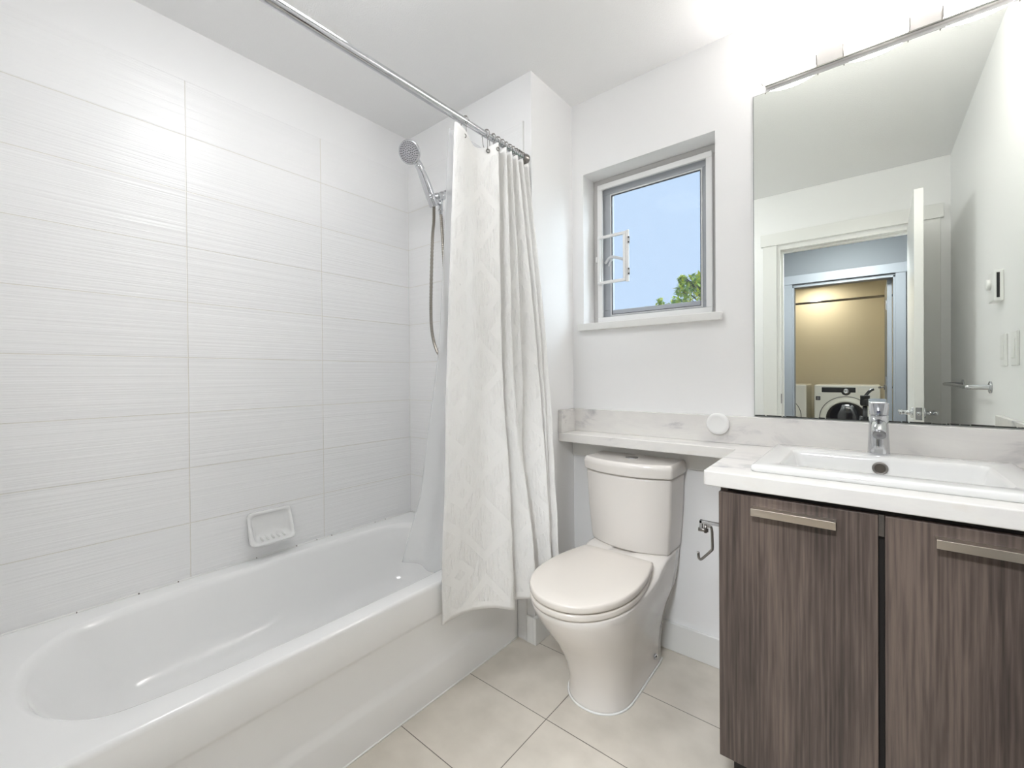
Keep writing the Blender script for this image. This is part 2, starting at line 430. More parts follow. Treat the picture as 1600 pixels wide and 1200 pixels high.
# hall and laundry beyond the bathroom door (seen in the mirror)
bm = B()
box(bm, -2.3, LX0, LY-.12, LY, 0, ZC); box(bm, LX1, 1.6, LY-.12, LY, 0, ZC); box(bm, LX0, LX1, LY-.12, LY, LZ, ZC)
st('wall_hall', bm, HALLP)
st('wall_hall_left', bx(-2.4, -2.3, LY-.12, y0, 0, ZC), HALLP)
st('wall_hall_right', bx(1.6, 1.7, LY-.12, y0, 0, ZC), HALLP)
bm = B(); box(bm, -2.3, XL, y0-.02, y0, 0, ZC); box(bm, XW, 1.6, y0-.02, y0, 0, ZC)
st('wall_hall_near', bm, HALLP)
st('wall_laundry_left', bx(-1.7, -1.6, -4.3, LY-.12, 0, ZC), LAUNP)
st('wall_laundry_right', bx(.27, .37, -4.3, LY-.12, 0, ZC), LAUNP)
st('wall_laundry_back', bx(-1.7, .37, -4.4, -4.3, 0, ZC), LAUNP)

# wall tile
TL = tile_mat('tub_wall_tile', 'Y', 0.480, ZT); TS = tile_mat('shower_wall_tile', 'X', -1.931, ZT)
st('wall_tile_left', bx(XL, XL+.008, YF, YS, ZT-.003, ZTOP), TL, keep_origin=True)
bm = bx(XL+.008, -1.142, YS-.008, YS, ZT-.003, ZTOP); box(bm, XT+.002, -1.142, YS-.008, YS, 0, ZT-.003)
st('wall_tile_shower', bm, TS, keep_origin=True)
st('wall_tile_foot', bx(XL+.008, -1.142, YF, YF+.008, ZT-.003, ZTOP), TS, keep_origin=True)
st('trim_1', bx(-1.142, -1.138, YS-.010, YS, 0, ZTOP+.002), PLASTIC)
# baseboards
st('baseboard_back', bx(XR+.012, -.30, YB-.014, YB, 0, .115), PAINT_TRIM, bevel=.003)
bm = bx(XR, XR+.014, YS-.012, YB-.014, 0, .115); box(bm, -1.136, XR, YS-.012, YS, 0, .115)
st('baseboard_left', bm, PAINT_TRIM, bevel=.002)
st('baseboard_right', bx(XW-.014, XW, .06, 1.24, 0, .115), PAINT_TRIM, bevel=.003)
# ledger strip that carries the marble shelf
st('trim_2', bx(XR+.002, -.36, YB-.015, YB, .765, .8425), PAINT_TRIM, bevel=.002)
# window sill
st('trim_3', bx(-1.062, -.431, YB-.028, YB-.0005, WZ0-.032, WZ0), PAINT_TRIM, bevel=.003)
# bathroom door casing, with overhanging head board
bm = B()
box(bm, -.589, DX0-.003, YF, YF+.016, 0, 2.072); box(bm, DX1+.003, .343, YF, YF+.016, 0, 2.072)
box(bm, -.603, .357, YF, YF+.024, 2.072, 2.159)
st('trim_4', bm, PAINT_TRIM, bevel=.002)
bm = B()
box(bm, DX0, DX0+.018, y0, YF, 0, DZ-.0); box(bm, DX1-.018, DX1, y0, YF, 0, DZ); box(bm, DX0+.018, DX1-.018, y0, YF, DZ-.018, DZ)
box(bm, DX0+.018, DX0+.03, y0+.03, y0+.065, 0, DZ-.018); box(bm, DX0+.03, DX1-.018, y0+.03, y0+.065, DZ-.03, DZ-.018)
st('trim_5', bm, PAINT_TRIM, bevel=.001)
# laundry door casing
bm = B()
box(bm, -.682, LX0, LY, LY+.016, 0, 2.062); box(bm, LX1, .276, LY, LY+.016, 0, 2.062); box(bm, -.694, .291, LY, LY+.024, 2.062, 2.15)
st('trim_6', bm, HALLTRIM, bevel=.002)
bm = B(); box(bm, LX0-.001, LX0+.016, LY-.12, LY, 0, LZ); box(bm, LX1-.016, LX1+.001, LY-.12, LY, 0, LZ); box(bm, LX0, LX1, LY-.12, LY, LZ-.016, LZ+.001)
st('trim_7', bm, HALLTRIM, bevel=.001)

# ------------------------------------------------------------------ doors
def lever(root, side, x, y, z, sy=-1):
    """rose, neck and lever of a door handle; side = -1/+1 along x"""
    bm = B(); lathe(bm, (x, y, z), (side, 0, 0), [(0, .026), (.008, .026), (.010, .023), (.010, .011), (.040, .010), (.040, .011), (.054, .011), (.055, .0)], 28)
    tube(bm, [(x+side*.046, y, z), (x+side*.047, y+sy*.03, z), (x+side*.047, y+sy*.105, z)], .0095, n=14)
    return obj('lever_handle', bm, CHROME, root, smooth=True, angle=40)

d1 = empty('door_1', (DX1-.02, YF+.004, 0), kind='structure')
hx = DX1-.02
leaf = obj('door_leaf', bx(hx-.035, hx, YF+.004, YF+.754, .012, 2.045), PAINT_TRIM, d1, bevel=.0015)
lever(d1, -1, hx-.035, YF+.69, .945); lever(d1, 1, hx, YF+.69, .945)
obj('latch_plate', bx(hx-.030, hx-.006, YF+.7535, YF+.7555, .915, .975), CHROME_D, d1)
b_ = B(); cyl(b_, (hx-.018, YF+.7555, .945), (hx-.018, YF+.764, .945), .009, n=18); obj('latch_bolt', b_, CHROME, d1, smooth=True)
for hz in (.25, 1.02, 1.80):
    b_ = bx(hx-.001, hx+.0025, YF+.004, YF+.04, hz-.045, hz+.045); cyl(b_, (hx+.006, YF+.004, hz-.045), (hx+.006, YF+.004, hz+.045), .006, n=14)
    obj('hinge', b_, STEEL, d1)
d1.rotation_euler.z = radians(1.2)
tag(obj('strike_plate', bx(DX0+.018, DX0+.0195, YF-.05, YF-.008, .93, 1.0), CHROME_D), 'small metal strike plate in the left jamb of the bathroom door', 'strike plate')
d2 = empty('door_2', (LX1-.02, LY-.12, 0), kind='structure')
obj('door_leaf', bx(LX1-.055, LX1-.02, LY-.12-.76, LY-.122, .012, 2.03), HALLTRIM, d2, bevel=.0015)
lever(d2, -1, LX1-.055, LY-.12-.70, .99, sy=1); lever(d2, 1, LX1-.02, LY-.12-.70, .99, sy=1)
for hz in (.25, 1.07, 1.79):
    b_ = bx(LX1-.0575, LX1-.0545, LY-.165, LY-.122, hz-.045, hz+.045); cyl(b_, (LX1-.060, LY-.124, hz-.045), (LX1-.060, LY-.124, hz+.045), .006, n=14)
    obj('hinge', b_, CHROME, d2)

# ------------------------------------------------------------------ window
win = empty('window_1', ((WX0+WX1)/2, 1.93, WZ0), kind='structure')
def ring_frame(x0, x1, z0, z1, w, y0, y1):
    bm = B(); box(bm, x0, x1, y0, y1, z0, z0+w); box(bm, x0, x1, y0, y1, z1-w, z1)
    box(bm, x0, x0+w, y0, y1, z0+w, z1-w); box(bm, x1-w, x1, y0, y1, z0+w, z1-w); return bm
obj('frame', ring_frame(WX0+.0005, WX1-.0005, WZ0+.0005, WZ1-.0005, .040, 1.916, 1.980), GREYL, win, bevel=.002)
obj('sash', ring_frame(-1.000, -.497, WZ0+.030, WZ1-.030, .043, 1.935, 1.970), GREY, win, bevel=.003)
obj('glazing_bead', ring_frame(-.960, -.536, 1.431, 2.019, .006, 1.930, 1.936), PLASTIC, win)
obj('gasket', ring_frame(-.9545, -.5415, 1.4365, 2.0135, .004, 1.9325, 1.938), DARK, win)
obj('pane', bx(-.958, -.538, 1.949, 1.953, 1.434, 2.016), PANE, win)
obj('screen_frame', ring_frame(-1.012, -.490, 1.400, 2.064, .024, 1.900, 1.915), PLASTIC, win, bevel=.002)
bm = B(); vs = [bm.verts.new(c) for c in ((-.99, 1.909, 1.42), (-.51, 1.909, 1.42), (-.51, 1.909, 2.045), (-.99, 1.909, 2.045))]; bm.faces.new(vs)
obj('insect_mesh', bm, SCREEN, win, keep_origin=True)
hat = obj('screen_hatch', ring_frame(-1.006, -.862, 1.582, 1.812, .013, 1.886, 1.899), PLASTIC, win, bevel=.002)
obj('hatch_post', bx(-.862, -.848, 1.890, 1.899, 1.578, 1.816), PLASTIC, win, bevel=.001)
obj('hatch_knob', bx(-1.014, -1.006, 1.884, 1.896, 1.69, 1.715), PLASTIC, hat, bevel=.001)
for hz in (1.768, 1.623):
    b_ = bx(-.856, -.842, 1.8875, 1.890, hz-.016, hz+.016, 0)
    for dz in (-.011, .011): cyl(b_, (-.846, 1.8875, hz+dz), (-.846, 1.884, hz+dz), .0035, n=12, mi=1)
    obj('hatch_hinge', b_, [GREYL, BLACK], win)
bm = B(); tube(bm, [(-.985, 1.928, 1.690), (-.965, 1.921, 1.706), (-.945, 1.918, 1.711), (-.92, 1.918, 1.705), (-.878, 1.918, 1.688)], .007, n=10)
tube(bm, [(-.945, 1.922, 1.700), (-.958, 1.924, 1.690), (-.966, 1.926, 1.672)], .004, n=8)
obj('crank_handle', bm, PLASTIC, win, smooth=True)

# ------------------------------------------------------------------ bathtub
tub = empty('bathtub', ((XL+XT)/2, .73, 0), 'long white built-in bathtub in the tiled alcove', 'bathtub')
N = 192
def tub_ring(x0, x1, y0, y1, z, e0, e1):
    cx, cyy, a, b = (x0+x1)/2, (y0+y1)/2, (x1-x0)/2, (y1-y0)/2; out = []
    for i in range(N):
        t = 2*pi*i/N; c, s = cos(t), sin(t); e = e0+(e1-e0)*(s*.5+.5)
        # long straight sides: stadium-like ends
        L = b-a*1.0; k_ = sin(min(1, abs(s)*1.7)*pi/2)
        px = a*math.copysign(abs(c)**(2/e), c)
        py = (a*math.copysign(abs(s)**(2/e), s)) + math.copysign(L, s)*k_
        out.append(Vector((cx+px, cyy+py, z)))
    return out
def rect_ring(x0, x1, y0, y1, z, ref):
    """project reference ring radially to the rectangle"""
    cx, cyy = (x0+x1)/2, (y0+y1)/2; out = []
    for p in ref:
        # nearest outward point, sides first
        dx, dy = p.x-cx, p.y-cyy
        hx_, hy_ = (x1-x0)/2, (y1-y0)/2
        k = min(hx_/abs(dx) if abs(dx) > 1e-6 else 1e9, hy_/abs(dy) if abs(dy) > 1e-6 else 1e9)
        out.append(Vector((cx+dx*k, cyy+dy*k, z)))
    # snap the closest points to the four corners
    for X in (x0, x1):
        for Y in (y0, y1):
            j = min(range(len(out)), key=lambda i: (out[i]-Vector((X, Y, z))).length); out[j] = Vector((X, Y, z))
    return out
E0, E1 = 2.25, 3.2
R = []
lip = tub_ring(-1.868, -1.252, .040, 1.405, ZT, E0, E1)
outer = None
ob = rect_ring(XL+.0005, XT-.012, YF+.0005, YS-.0005, ZT, lip)
prof = [  # x0,x1,y0,y1,z
 (-1.872, -1.248, .036, 1.409, ZT), (-1.866, -1.254, .043, 1.402, ZT-.002), (-1.858, -1.262, .052, 1.392, ZT-.010),
 (-1.853, -1.267, .060, 1.386, ZT-.025), (-1.847, -1.273, .082, 1.378, ZT-.08), (-1.839, -1.281, .118, 1.368, ZT-.15),
 (-1.830, -1.290, .146, 1.358, ZT-.195), (-1.818, -1.302, .172, 1.346, ZT-.225), (-1.800, -1.322, .200, 1.326, ZT-.248),
 (-1.775, -1.348, .232, 1.300, ZT-.263), (-1.735, -1.388, .280, 1.262, ZT-.273), (-1.670, -1.450, .37, 1.20, ZT-.278), (-1.60, -1.52, .50, 1.10, ZT-.280)]
rl = [ob]+[tub_ring(*q, E0, E1) for q in prof]
bm = B(); rings(bm, rl, cap0=False, cap1=True)
obj('basin', bm, ACRYL, tub, smooth=True)
# apron with rolled lip and recessed panel: profile (x, z) swept along y
AP = [(XT-.012, ZT), (XT-.006, ZT-.0015), (XT-.001, ZT-.007), (XT, ZT-.015), (XT+.001, ZT-.06), (XT, .300), (XT-.003, .292), (XT-.010, .284), (XT-.012, .278), (XT-.0125, .20), (XT-.012, .145), (XT-.010, .135), (XT-.003, .117), (XT, .108), (XT, .0)]
def apron_ring(y, k):
    return [Vector((XT-.012+(x-(XT-.012))*1.0 if (z > .295 or z < .11) else XT+(x-XT)*k, y, z)) for x, z in AP]
bm = B(); ys = [(YF, 0), (.02, 0), (.06, 1), (1.36, 1), (1.42, 0), (YS-.0085, 0)]
rings(bm, [apron_ring(y, k)+[Vector((XT-.06, y, 0)), Vector((XT-.06, y, ZT-.02)), Vector((XT-.012, y, ZT))][:2] for y, k in ys], mi=0)
obj('apron', bm, ACRYL, tub, smooth=True)
ob_ = bpy.data.objects['apron']; e_ = ob_.modifiers.new('es', 'EDGE_SPLIT'); e_.split_angle = radians(60)
bm = B()
tube(bm, [(XL+.010, YF+.01, ZT+.001), (XL+.010, .7, ZT+.001), (XL+.010, YS-.01, ZT+.001)], .0035, n=8)
tube(bm, [(XL+.010, YS-.010, ZT+.001), (-1.5, YS-.010, ZT+.001), (XT-.01, YS-.010, ZT+.001)], .0035, n=8)
obj('caulk_bead', bm, CAULK, tub, smooth=True)
bm = B(); rn = random.Random(3)
for yy in (.18, .44, .70, .86, 1.02, 1.25, 1.31, .33, .95):
    w = rn.uniform(.0015, .004); obj('mould_speck', bx(XL+.008, XL+.0142, yy, yy+w, ZT-.0005, ZT+.0040), MOULD, tub)
bm.free()
bm = B(); tube(bm, [(XT+.001, 0.0, .002), (XT+.001, .7, .002), (XT+.001, YS-.01, .002)], .003, n=8)
obj('floor_caulk', bm, CAULK, tub, smooth=True)
bm = B(); lathe(bm, (-1.565, 1.20, ZT-.2785), (0, 0, 1), [(0, .034), (.003, .034), (.004, .028), (.002, .02), (.002, .0)], 28)
obj('drain', bm, CHROME, tub, smooth=True)

# ------------------------------------------------------------------ soap dish
sdz0, sdz1, sy0, sy1 = .470, .600, .664, .838
X0 = XL+.008
bm = B()
def sd_ring(inset, depth, zlow, zt=0.0):
    y0_, y1_, z0_, z1_ = sy0+inset, sy1-inset, zlow, sdz1-inset-zt
    out = []; rad = .018
    for (cy_, cz_, a0) in ((y1_-rad, z1_-rad, 0), (y0_+rad, z1_-rad, pi/2), (y0_+rad, z0_+rad, pi), (y1_-rad, z0_+rad, 1.5*pi)):
        for k in range(5):
            a = a0+k*pi/8; out.append((cy_+rad*cos(a), cz_+rad*sin(a)))
    return [Vector((X0+depth(z), y, z)) for y, z in out]
f_out = lambda z: .014+.050*max(0, min(1, (sdz0+.075-z)/.06))**1.3
rings(bm, [sd_ring(-.002, lambda z: -.004, sdz0-.004), sd_ring(0, lambda z: f_out(z)*.75, sdz0), sd_ring(.004, f_out, sdz0+.002), sd_ring(.012, f_out, sdz0+.010), sd_ring(.017, lambda z: f_out(z)-.006, sdz0+.014), sd_ring(.021, lambda z: .004, sdz0+.028)], cap0=True, cap1=True)
for k in range(5):
    yy = sy0+.045+k*.021
    tube(bm, [(X0+.008, yy, sdz0+.034), (X0+.03, yy, sdz0+.024), (X0+.052, yy, sdz0+.020)], .0035, n=8)
tag(obj('soap_dish', bm, plain('dish_ceramic', (0.80, 0.80, 0.79), 0.15, coat=.3), smooth=True, subsurf=1), 'white ceramic soap dish with ridged tray on the tub wall tiles', 'soap dish')

# ------------------------------------------------------------------ hand shower
SX = -1.565
sh = empty('hand_shower', (SX-.02, YS-.008, 1.97), 'chrome hand shower on a bracket arm with looping metal hose', 'shower')
bm = B(); lathe(bm, (SX-.02, YS-.008, 2.045), (0, -1, 0), [(0, .032), (.004, .032), (.012, .020), (.013, .011)], 28)
obj('wall_flange', bm, CHROME, sh, smooth=True)
bm = B(); tube(bm, [(SX-.02, YS-.012, 2.045), (SX-.012, YS-.045, 2.042), (SX-.005, YS-.085, 2.015), (SX, YS-.115, 1.99)], .0105, n=16)
obj('shower_arm', bm, CHROME_D, sh, smooth=True)
bm = B(); lathe(bm, (SX, 1.392, 2.003), (0, -.85, -.45), [(-.022, .012), (-.02, .019), (.0, .020), (.004, .017), (.016, .017), (.02, .020), (.034, .020), (.037, .014), (.05, .012)], 28)
obj('bracket_joint', bm, CHROME, sh, smooth=True)
bm = B(); cyl(bm, (SX, 1.384, 1.99), (SX, 1.386, 1.935), .0125, .0115); lathe(bm, (SX, 1.386, 1.936), (0, 0, -1), [(0, .013), (.004, .013), (.005, .0095), (.022, .0085)], 20)
obj('outlet_nipple', bm, CHROME, sh, smooth=True)
hd = Vector((0, 1.268-1.335, 2.095-1.965)).normalized()      # handle axis, pointing up to the head
base = Vector((SX, 1.338, 1.955))
bm = B(); lathe(bm, base-hd*.018, hd, [(0, .018), (.004, .0205), (.040, .0215), (.044, .0195)], 28)
box(bm, SX-.010, SX+.010, 1.335, 1.372, 1.958, 1.988)
obj('holder_cradle', bm, CHROME, sh, smooth=False, bevel=.002)
tip = base+hd*.150
bm = B()
pts = [base-hd*.005, base+hd*.03, base+hd*.08, base+hd*.13+Vector((0, -.002, 0)), base+hd*.165+Vector((0, -.008, -.001))]
tube(bm, pts, lambda t: .0165+.0055*sin(pi*min(1, t*1.2)), n=20)
lathe(bm, base+hd*.024, hd, [(0, .0165), (.003, .0225), (.010, .0225), (.013, .0165)], 24)
obj('handle', bm, CHROME, sh, smooth=True)
fdir = Vector((.42, -.80, -.42)).normalized()                 # spray direction
hc = Vector((SX-.004, 1.212, 2.142))
bm = B(); lathe(bm, hc-fdir*.022, fdir, [(0, .012), (.002, .026), (.008, .040), (.016, .048), (.022, .0505), (.027, .0505), (.030, .049), (.031, .045), (.031, 0)], 40)
tube(bm, [tip+Vector((0, .004, -.004)), tip+hd*.02+Vector((0, -.006, 0)), hc-fdir*.004-Vector((0, -.02, .02))], .0165, n=16)
head = obj('spray_head', bm, CHROME, sh, smooth=True)
bm = B(); fu, fv = frame_of(fdir); fc = hc+fdir*.0088
for rr, nn in ((.008, 6), (.017, 12), (.026, 18), (.034, 22), (.041, 26)):
    for k in range(nn):
        a = 2*pi*k/nn+rr*40; q = fc+(fu*cos(a)+fv*sin(a))*rr; cyl(bm, q, q+fdir*.0032, .0026, .0020, n=6)
nz_ = obj('nozzles', bm, RUB, head, smooth=False)
bm = B(); lathe(bm, fc-fdir*.0002, fdir, [(0, .0445), (.0008, .0445), (.0009, 0)], 40); obj('spray_plate', bm, plain('plate_grey', (0.5, 0.5, 0.52), 0.25, metal=.6), head)
bm = B(); P0 = base-hd*.016
hose = [P0, P0+Vector((0, -.002, -.07)), (SX, 1.334, 1.78), (SX, 1.322, 1.50), (SX, 1.326, 1.36), (SX+.006, 1.345, 1.275), (SX+.012, 1.370, 1.243), (SX+.014, 1.392, 1.275), (SX+.010, 1.402, 1.37), (SX+.006, 1.405, 1.56), (SX+.002, 1.398, 1.75), (SX, 1.388, 1.915)]
tube(bm, hose, .0078, n=10, per=34, ribs=.16)
obj('hose', bm, plain('hose_metal', (0.33, 0.305, 0.27), 0.3, metal=1), sh, smooth=False)

# ------------------------------------------------------------------ curtain rod, rings, curtain, liner
RX, RZ = -1.130, 2.072
rod = empty('curtain_rod', (RX, .73, RZ), 'chrome tension rod across the top of the tub', 'curtain rod')
bm = B(); cyl(bm, (RX, YF+.01, RZ), (RX, 1.135, RZ), .0140, n=28); obj('outer_tube', bm, CHROME, rod, smooth=True); 
bm = B(); cyl(bm, (RX, 1.135, RZ), (RX, YS-.004, RZ), .0118, n=28); obj('inner_tube', bm, CHROME, rod, smooth=True)
for yy, dd in ((YS-.001, -1), (YF+.001, 1)):
    bm = B(); lathe(bm, (RX, yy, RZ), (0, dd, 0), [(0, .022), (.010, .022), (.022, .016), (.026, .014)], 24); obj('end_cap', bm, STEEL, rod, smooth=True)
for nme in ('outer_tube', 'inner_tube', 'end_cap', 'end_cap.001'):
    q = bpy.data.objects[nme].modifiers.new('es', 'EDGE_SPLIT'); q.split_angle = radians(50)

ring_y = [1.118, 1.232, 1.270, 1.297, 1.324, 1.348, 1.371, 1.392, 1.411, 1.428, 1.443, 1.457]
def make_ring(label):
    root = empty('curtain_ring', (RX, ring_y[0], RZ), label, 'curtain ring', 'metal rings along the curtain rod')
    bm = B(); y = ring_y[0]
    pts = []
    for a in range(-60, 215, 15):
        t = radians(a); pts.append((RX+.0185*cos(t), y, RZ+.0185*sin(t)))
    pts = [(RX+.004, y+.002, RZ-.060), (RX+.008, y+.001, RZ-.045)]+pts+[(RX-.012, y-.002, RZ-.035), (RX-.004, y-.004, RZ-.055)]
    tube(bm, pts, .0013, n=8, per=3)
    obj('wire_hook', bm, STEEL, root, smooth=True)
    for a in (55, 75, 90, 105, 125):
        t = radians(a); q = (RX+.0180*cos(t), y, RZ+.0180*sin(t))
        bm = B(); bmesh.ops.create_icosphere(bm, subdivisions=2, radius=.0030, matrix=Matrix.Translation(q)); obj('roller_bead', bm, STEEL, root, smooth=True)
    return root
ord_ = ['leftmost of the wire rings, alone at the free edge of the curtain', 'second wire ring from the free edge, above the visible grommet']+['thin roller ring bunched with others on the rod, number %s from the free edge' % w for w in ('three', 'four', 'five', 'six', 'seven', 'eight', 'nine', 'ten', 'eleven')]+['last roller ring on the rod, closest to the painted wall end']
ring0 = make_ring(ord_[0])
for k in range(1, 12):
    c = copy_tree(ring0); c.location.y = ring_y[k]; c['label'] = ord_[k]
    c.rotation_euler.z = radians((k*37) % 23-11)

TOPC = [(-1.150,1.085),(-1.120,1.064),(-1.118,1.112),(-1.152,1.190),(-1.128,1.232),(-1.100,1.272),(-1.150,1.284),(-1.150,1.300),(-1.098,1.317),(-1.150,1.334),(-1.098,1.350),(-1.150,1.370),(-1.100,1.390),(-1.150,1.405),(-1.100,1.424),(-1.145,1.444),(-1.105,1.470)]
MIDC = [(-1.158,1.050),(-1.130,1.030),(-1.105,1.085),(-1.128,1.150),(-1.130,1.205),(-1.082,1.262),(-1.130,1.276),(-1.132,1.288),(-1.065,1.306),(-1.110,1.340),(-1.068,1.366),(-1.120,1.390),(-1.035,1.432),(-1.090,1.440),(-1.030,1.455),(-1.060,1.465),(-1.018,1.478)]
LOWC = [(-1.168,1.062),(-1.150,1.022),(-1.118,1.080),(-1.110,1.140),(-1.105,1.195),(-1.050,1.268),(-1.110,1.284),(-1.108,1.292),(-1.042,1.318),(-1.015,1.338),(-1.075,1.368),(-1.085,1.390),(-.990,1.428),(-1.050,1.440),(-1.000,1.452),(-1.020,1.464),(-.982,1.476)]
BOTC = [(-1.175,1.075),(-1.166,1.026),(-1.140,1.080),(-1.105,1.135),(-1.075,1.190),(-1.032,1.266),(-1.100,1.284),(-1.092,1.292),(-1.020,1.318),(-.985,1.345),(-1.050,1.370),(-1.060,1.390),(-.966,1.428),(-1.030,1.440),(-.985,1.452),(-1.000,1.464),(-.958,1.474)]
ZTOPC = [2.036,2.042,2.030,2.018,2.022,2.048,2.030,2.032,2.048,2.030,2.046,2.030,2.046,2.030,2.044,2.032,2.044]
ZBOTC = [.262,.262,.285,.292,.286,.262,.262,.27,.285,.29,.28,.285,.285,.285,.285,.285,.285]
def sheet(levels, ztop, zbot, per, rows, wrinkle, seed, hem=0.0):
    """levels: list of (t, [(x,y)..]); smooth interpolation in both directions"""
    dense = [(t, [Vector((p[0], p[1], 0)) for p in catmull([(a, b, 0) for a, b in c], per)]) for t, c in levels]
    zt = catmull([(z, 0, 0) for z in ztop], per); zb = catmull([(z, 0, 0) for z in zbot], per)
    n = len(dense[0][1]); bm = B(); uvl = bm.loops.layers.uv.new('UVMap')
    acc = [0]
    for i in range(1, n): acc.append(acc[-1]+(dense[-1][1][i]-dense[-1][1][i-1]).length)
    G = []
    for r in range(rows+1):
        t = r/rows
        for k in range(len(dense)-1):
            if dense[k][0] <= t <= dense[k+1][0]: break
        f = (t-dense[k][0])/(dense[k+1][0]-dense[k][0])
        A = dense[max(k-1, 0)][1]; Bq = dense[k][1]; C = dense[k+1][1]; D = dense[min(k+2, len(dense)-1)][1]
        row = []
        for i in range(n):
            a, b, c, d = A[i], Bq[i], C[i], D[i]
            if k == 0: a = b*2-c
            if k+2 >= len(dense): d = c*2-b
            q = 0.5*((2*b)+(c-a)*f+(2*a-5*b+4*c-d)*f*f+(3*b-a-3*c+d)*f**3)
            z = zt[i].x+(zb[i].x-zt[i].x)*t
            w = wrinkle*(0.25+0.75*t)
            nn = noise.noise_vector(Vector((q.y*16+seed, q.x*16, z*3.2)))+0.45*noise.noise_vector(Vector((q.y*48, q.x*48+seed, z*11)))
            if t < .02: w *= .3
            row.append(bm.verts.new((q.x+nn.x*w, q.y+nn.y*w*.5, z)))
        G.append(row)
    for r in range(rows):
        for i in range(n-1):
            fc_ = bm.faces.new((G[r][i], G[r][i+1], G[r+1][i+1], G[r+1][i]))
            for lp, (ii, rr) in zip(fc_.loops, ((i, r), (i+1, r), (i+1, r+1), (i, r+1))):
                lp[uvl].uv = (acc[ii], 1.77*(1-rr/rows))
            if hem and (r < 3 or r >= rows-2): fc_.material_index = 1
    return bm
HEM = cloth_mat('curtain_hem', (0.93, 0.925, 0.91), 0.10, bumpy=False)
cur = empty('shower_curtain', (-1.10, 1.27, .26), 'white crinkled fabric shower curtain gathered at the end of the tub', 'shower curtain')
obj('curtain_panel', sheet([(0, TOPC), (.5, MIDC), (.8, LOWC), (1, BOTC)], ZTOPC, ZBOTC, 9, 130, .0060, 3.1, hem=1), [CURT, HEM], cur, smooth=True, solid=.0014)
for q, ax in (((-1.1190, 1.106, 2.010), (.93, -.35, 0)), ((-1.1225, 1.236, 2.008), (.75, -.6, 0)), ((-1.100, 1.268, 2.02), (.9, -.4, 0))):
    bm = B(); torus(bm, Vector(q)+Vector(ax)*.002, ax, .0065, .0018, 20, 8); obj('grommet', bm, STEEL, cur, smooth=True)
LT = [(-1.157,1.066),(-1.160,1.10),(-1.162,1.15),(-1.158,1.21),(-1.165,1.28),(-1.158,1.34),(-1.163,1.40),(-1.158,1.46)]
LM = [(-1.205,1.052),(-1.200,1.10),(-1.215,1.15),(-1.195,1.21),(-1.215,1.28),(-1.195,1.34),(-1.210,1.40),(-1.200,1.46)]
LL = [(-1.268,1.012),(-1.255,1.07),(-1.280,1.13),(-1.265,1.20),(-1.280,1.28),(-1.265,1.34),(-1.280,1.38),(-1.270,1.40)]
LB = [(-1.305,.955),(-1.285,1.02),(-1.310,1.09),(-1.292,1.17),(-1.305,1.24),(-1.295,1.30),(-1.310,1.34),(-1.300,1.36)]
bm = sheet([(0, LT), (.5, LM), (.85, LL), (1, LB)], [2.036]*8, [.475, .45, .39, .36, .36, .36, .37, .38], 8, 60, .004, 9.0)
tag(obj('shower_liner', bm, LINER, smooth=True, solid=.0006), 'translucent plain liner hanging inside the tub behind the curtain', 'shower liner')

# ------------------------------------------------------------------ toilet
TX = -.752
TK = -.756
toi = empty('toilet', (TX, 1.5, 0), 'skirted off-white toilet with closed lid under the marble shelf', 'toilet')
def tring(z, yf, yc, w, yb, wb, e=2.15):
    out = []
    for i in range(41):
        t = pi*i/40; c, s = cos(t), sin(t)
        out.append(Vector((TX+w*math.copysign(abs(c)**(2/e), c), yc-(yc-yf)*abs(s)**(2/e), z)))
    for k in range(1, 9):
        f = k/9; g = f*f*(3-2*f); out.append(Vector((TX-(w+(wb-w)*g), yc+(yb-.02-yc)*f, z)))
    out.append(Vector((TX-wb+.004, yb-.008, z))); 
    for k in range(7): out.append(Vector((TX-wb+.02+(2*wb-.04)*k/6, yb, z)))
    out.append(Vector((TX+wb-.004, yb-.008, z)))
    for k in range(8, 0, -1):
        f = k/9; g = f*f*(3-2*f); out.append(Vector((TX+(w+(wb-w)*g), yc+(yb-.02-yc)*f, z)))
    return out
secs = [(0,1.300,1.43,.117,1.735,.112),(.012,1.301,1.43,.116,1.735,.111),(.03,1.304,1.43,.113,1.735,.108),(.08,1.298,1.43,.115,1.745,.106),(.14,1.276,1.425,.124,1.755,.110),(.19,1.248,1.41,.134,1.765,.118),(.24,1.213,1.39,.146,1.775,.130),(.29,1.172,1.37,.158,1.785,.148),(.34,1.134,1.35,.169,1.795,.158),(.375,1.113,1.335,.174,1.80,.162),(.397,1.104,1.33,.176,1.80,.163),(.404,1.108,1.33,.173,1.80,.161),(.407,1.125,1.33,.158,1.79,.150)]
def lift(r_):
    for q in r_:
        if q.z > .28:
            k = max(0, min(1, (q.y-1.49)/.15)); k = k*k*(3-2*k); q.z += k*.040*min(1, (q.z-.28)/.10)
    return r_
RB = [lift(tring(*s)) for s in secs]
for f_ in (.7, .35):
    RB.append([Vector((TX+(q.x-TX)*f_, 1.45+(q.y-1.45)*(f_ if q.y < 1.45 else f_*.5+.5), q.z)) for q in RB[12]])
bm = B(); rings(bm, RB)
obj('bowl', bm, PORC, toi, smooth=True)
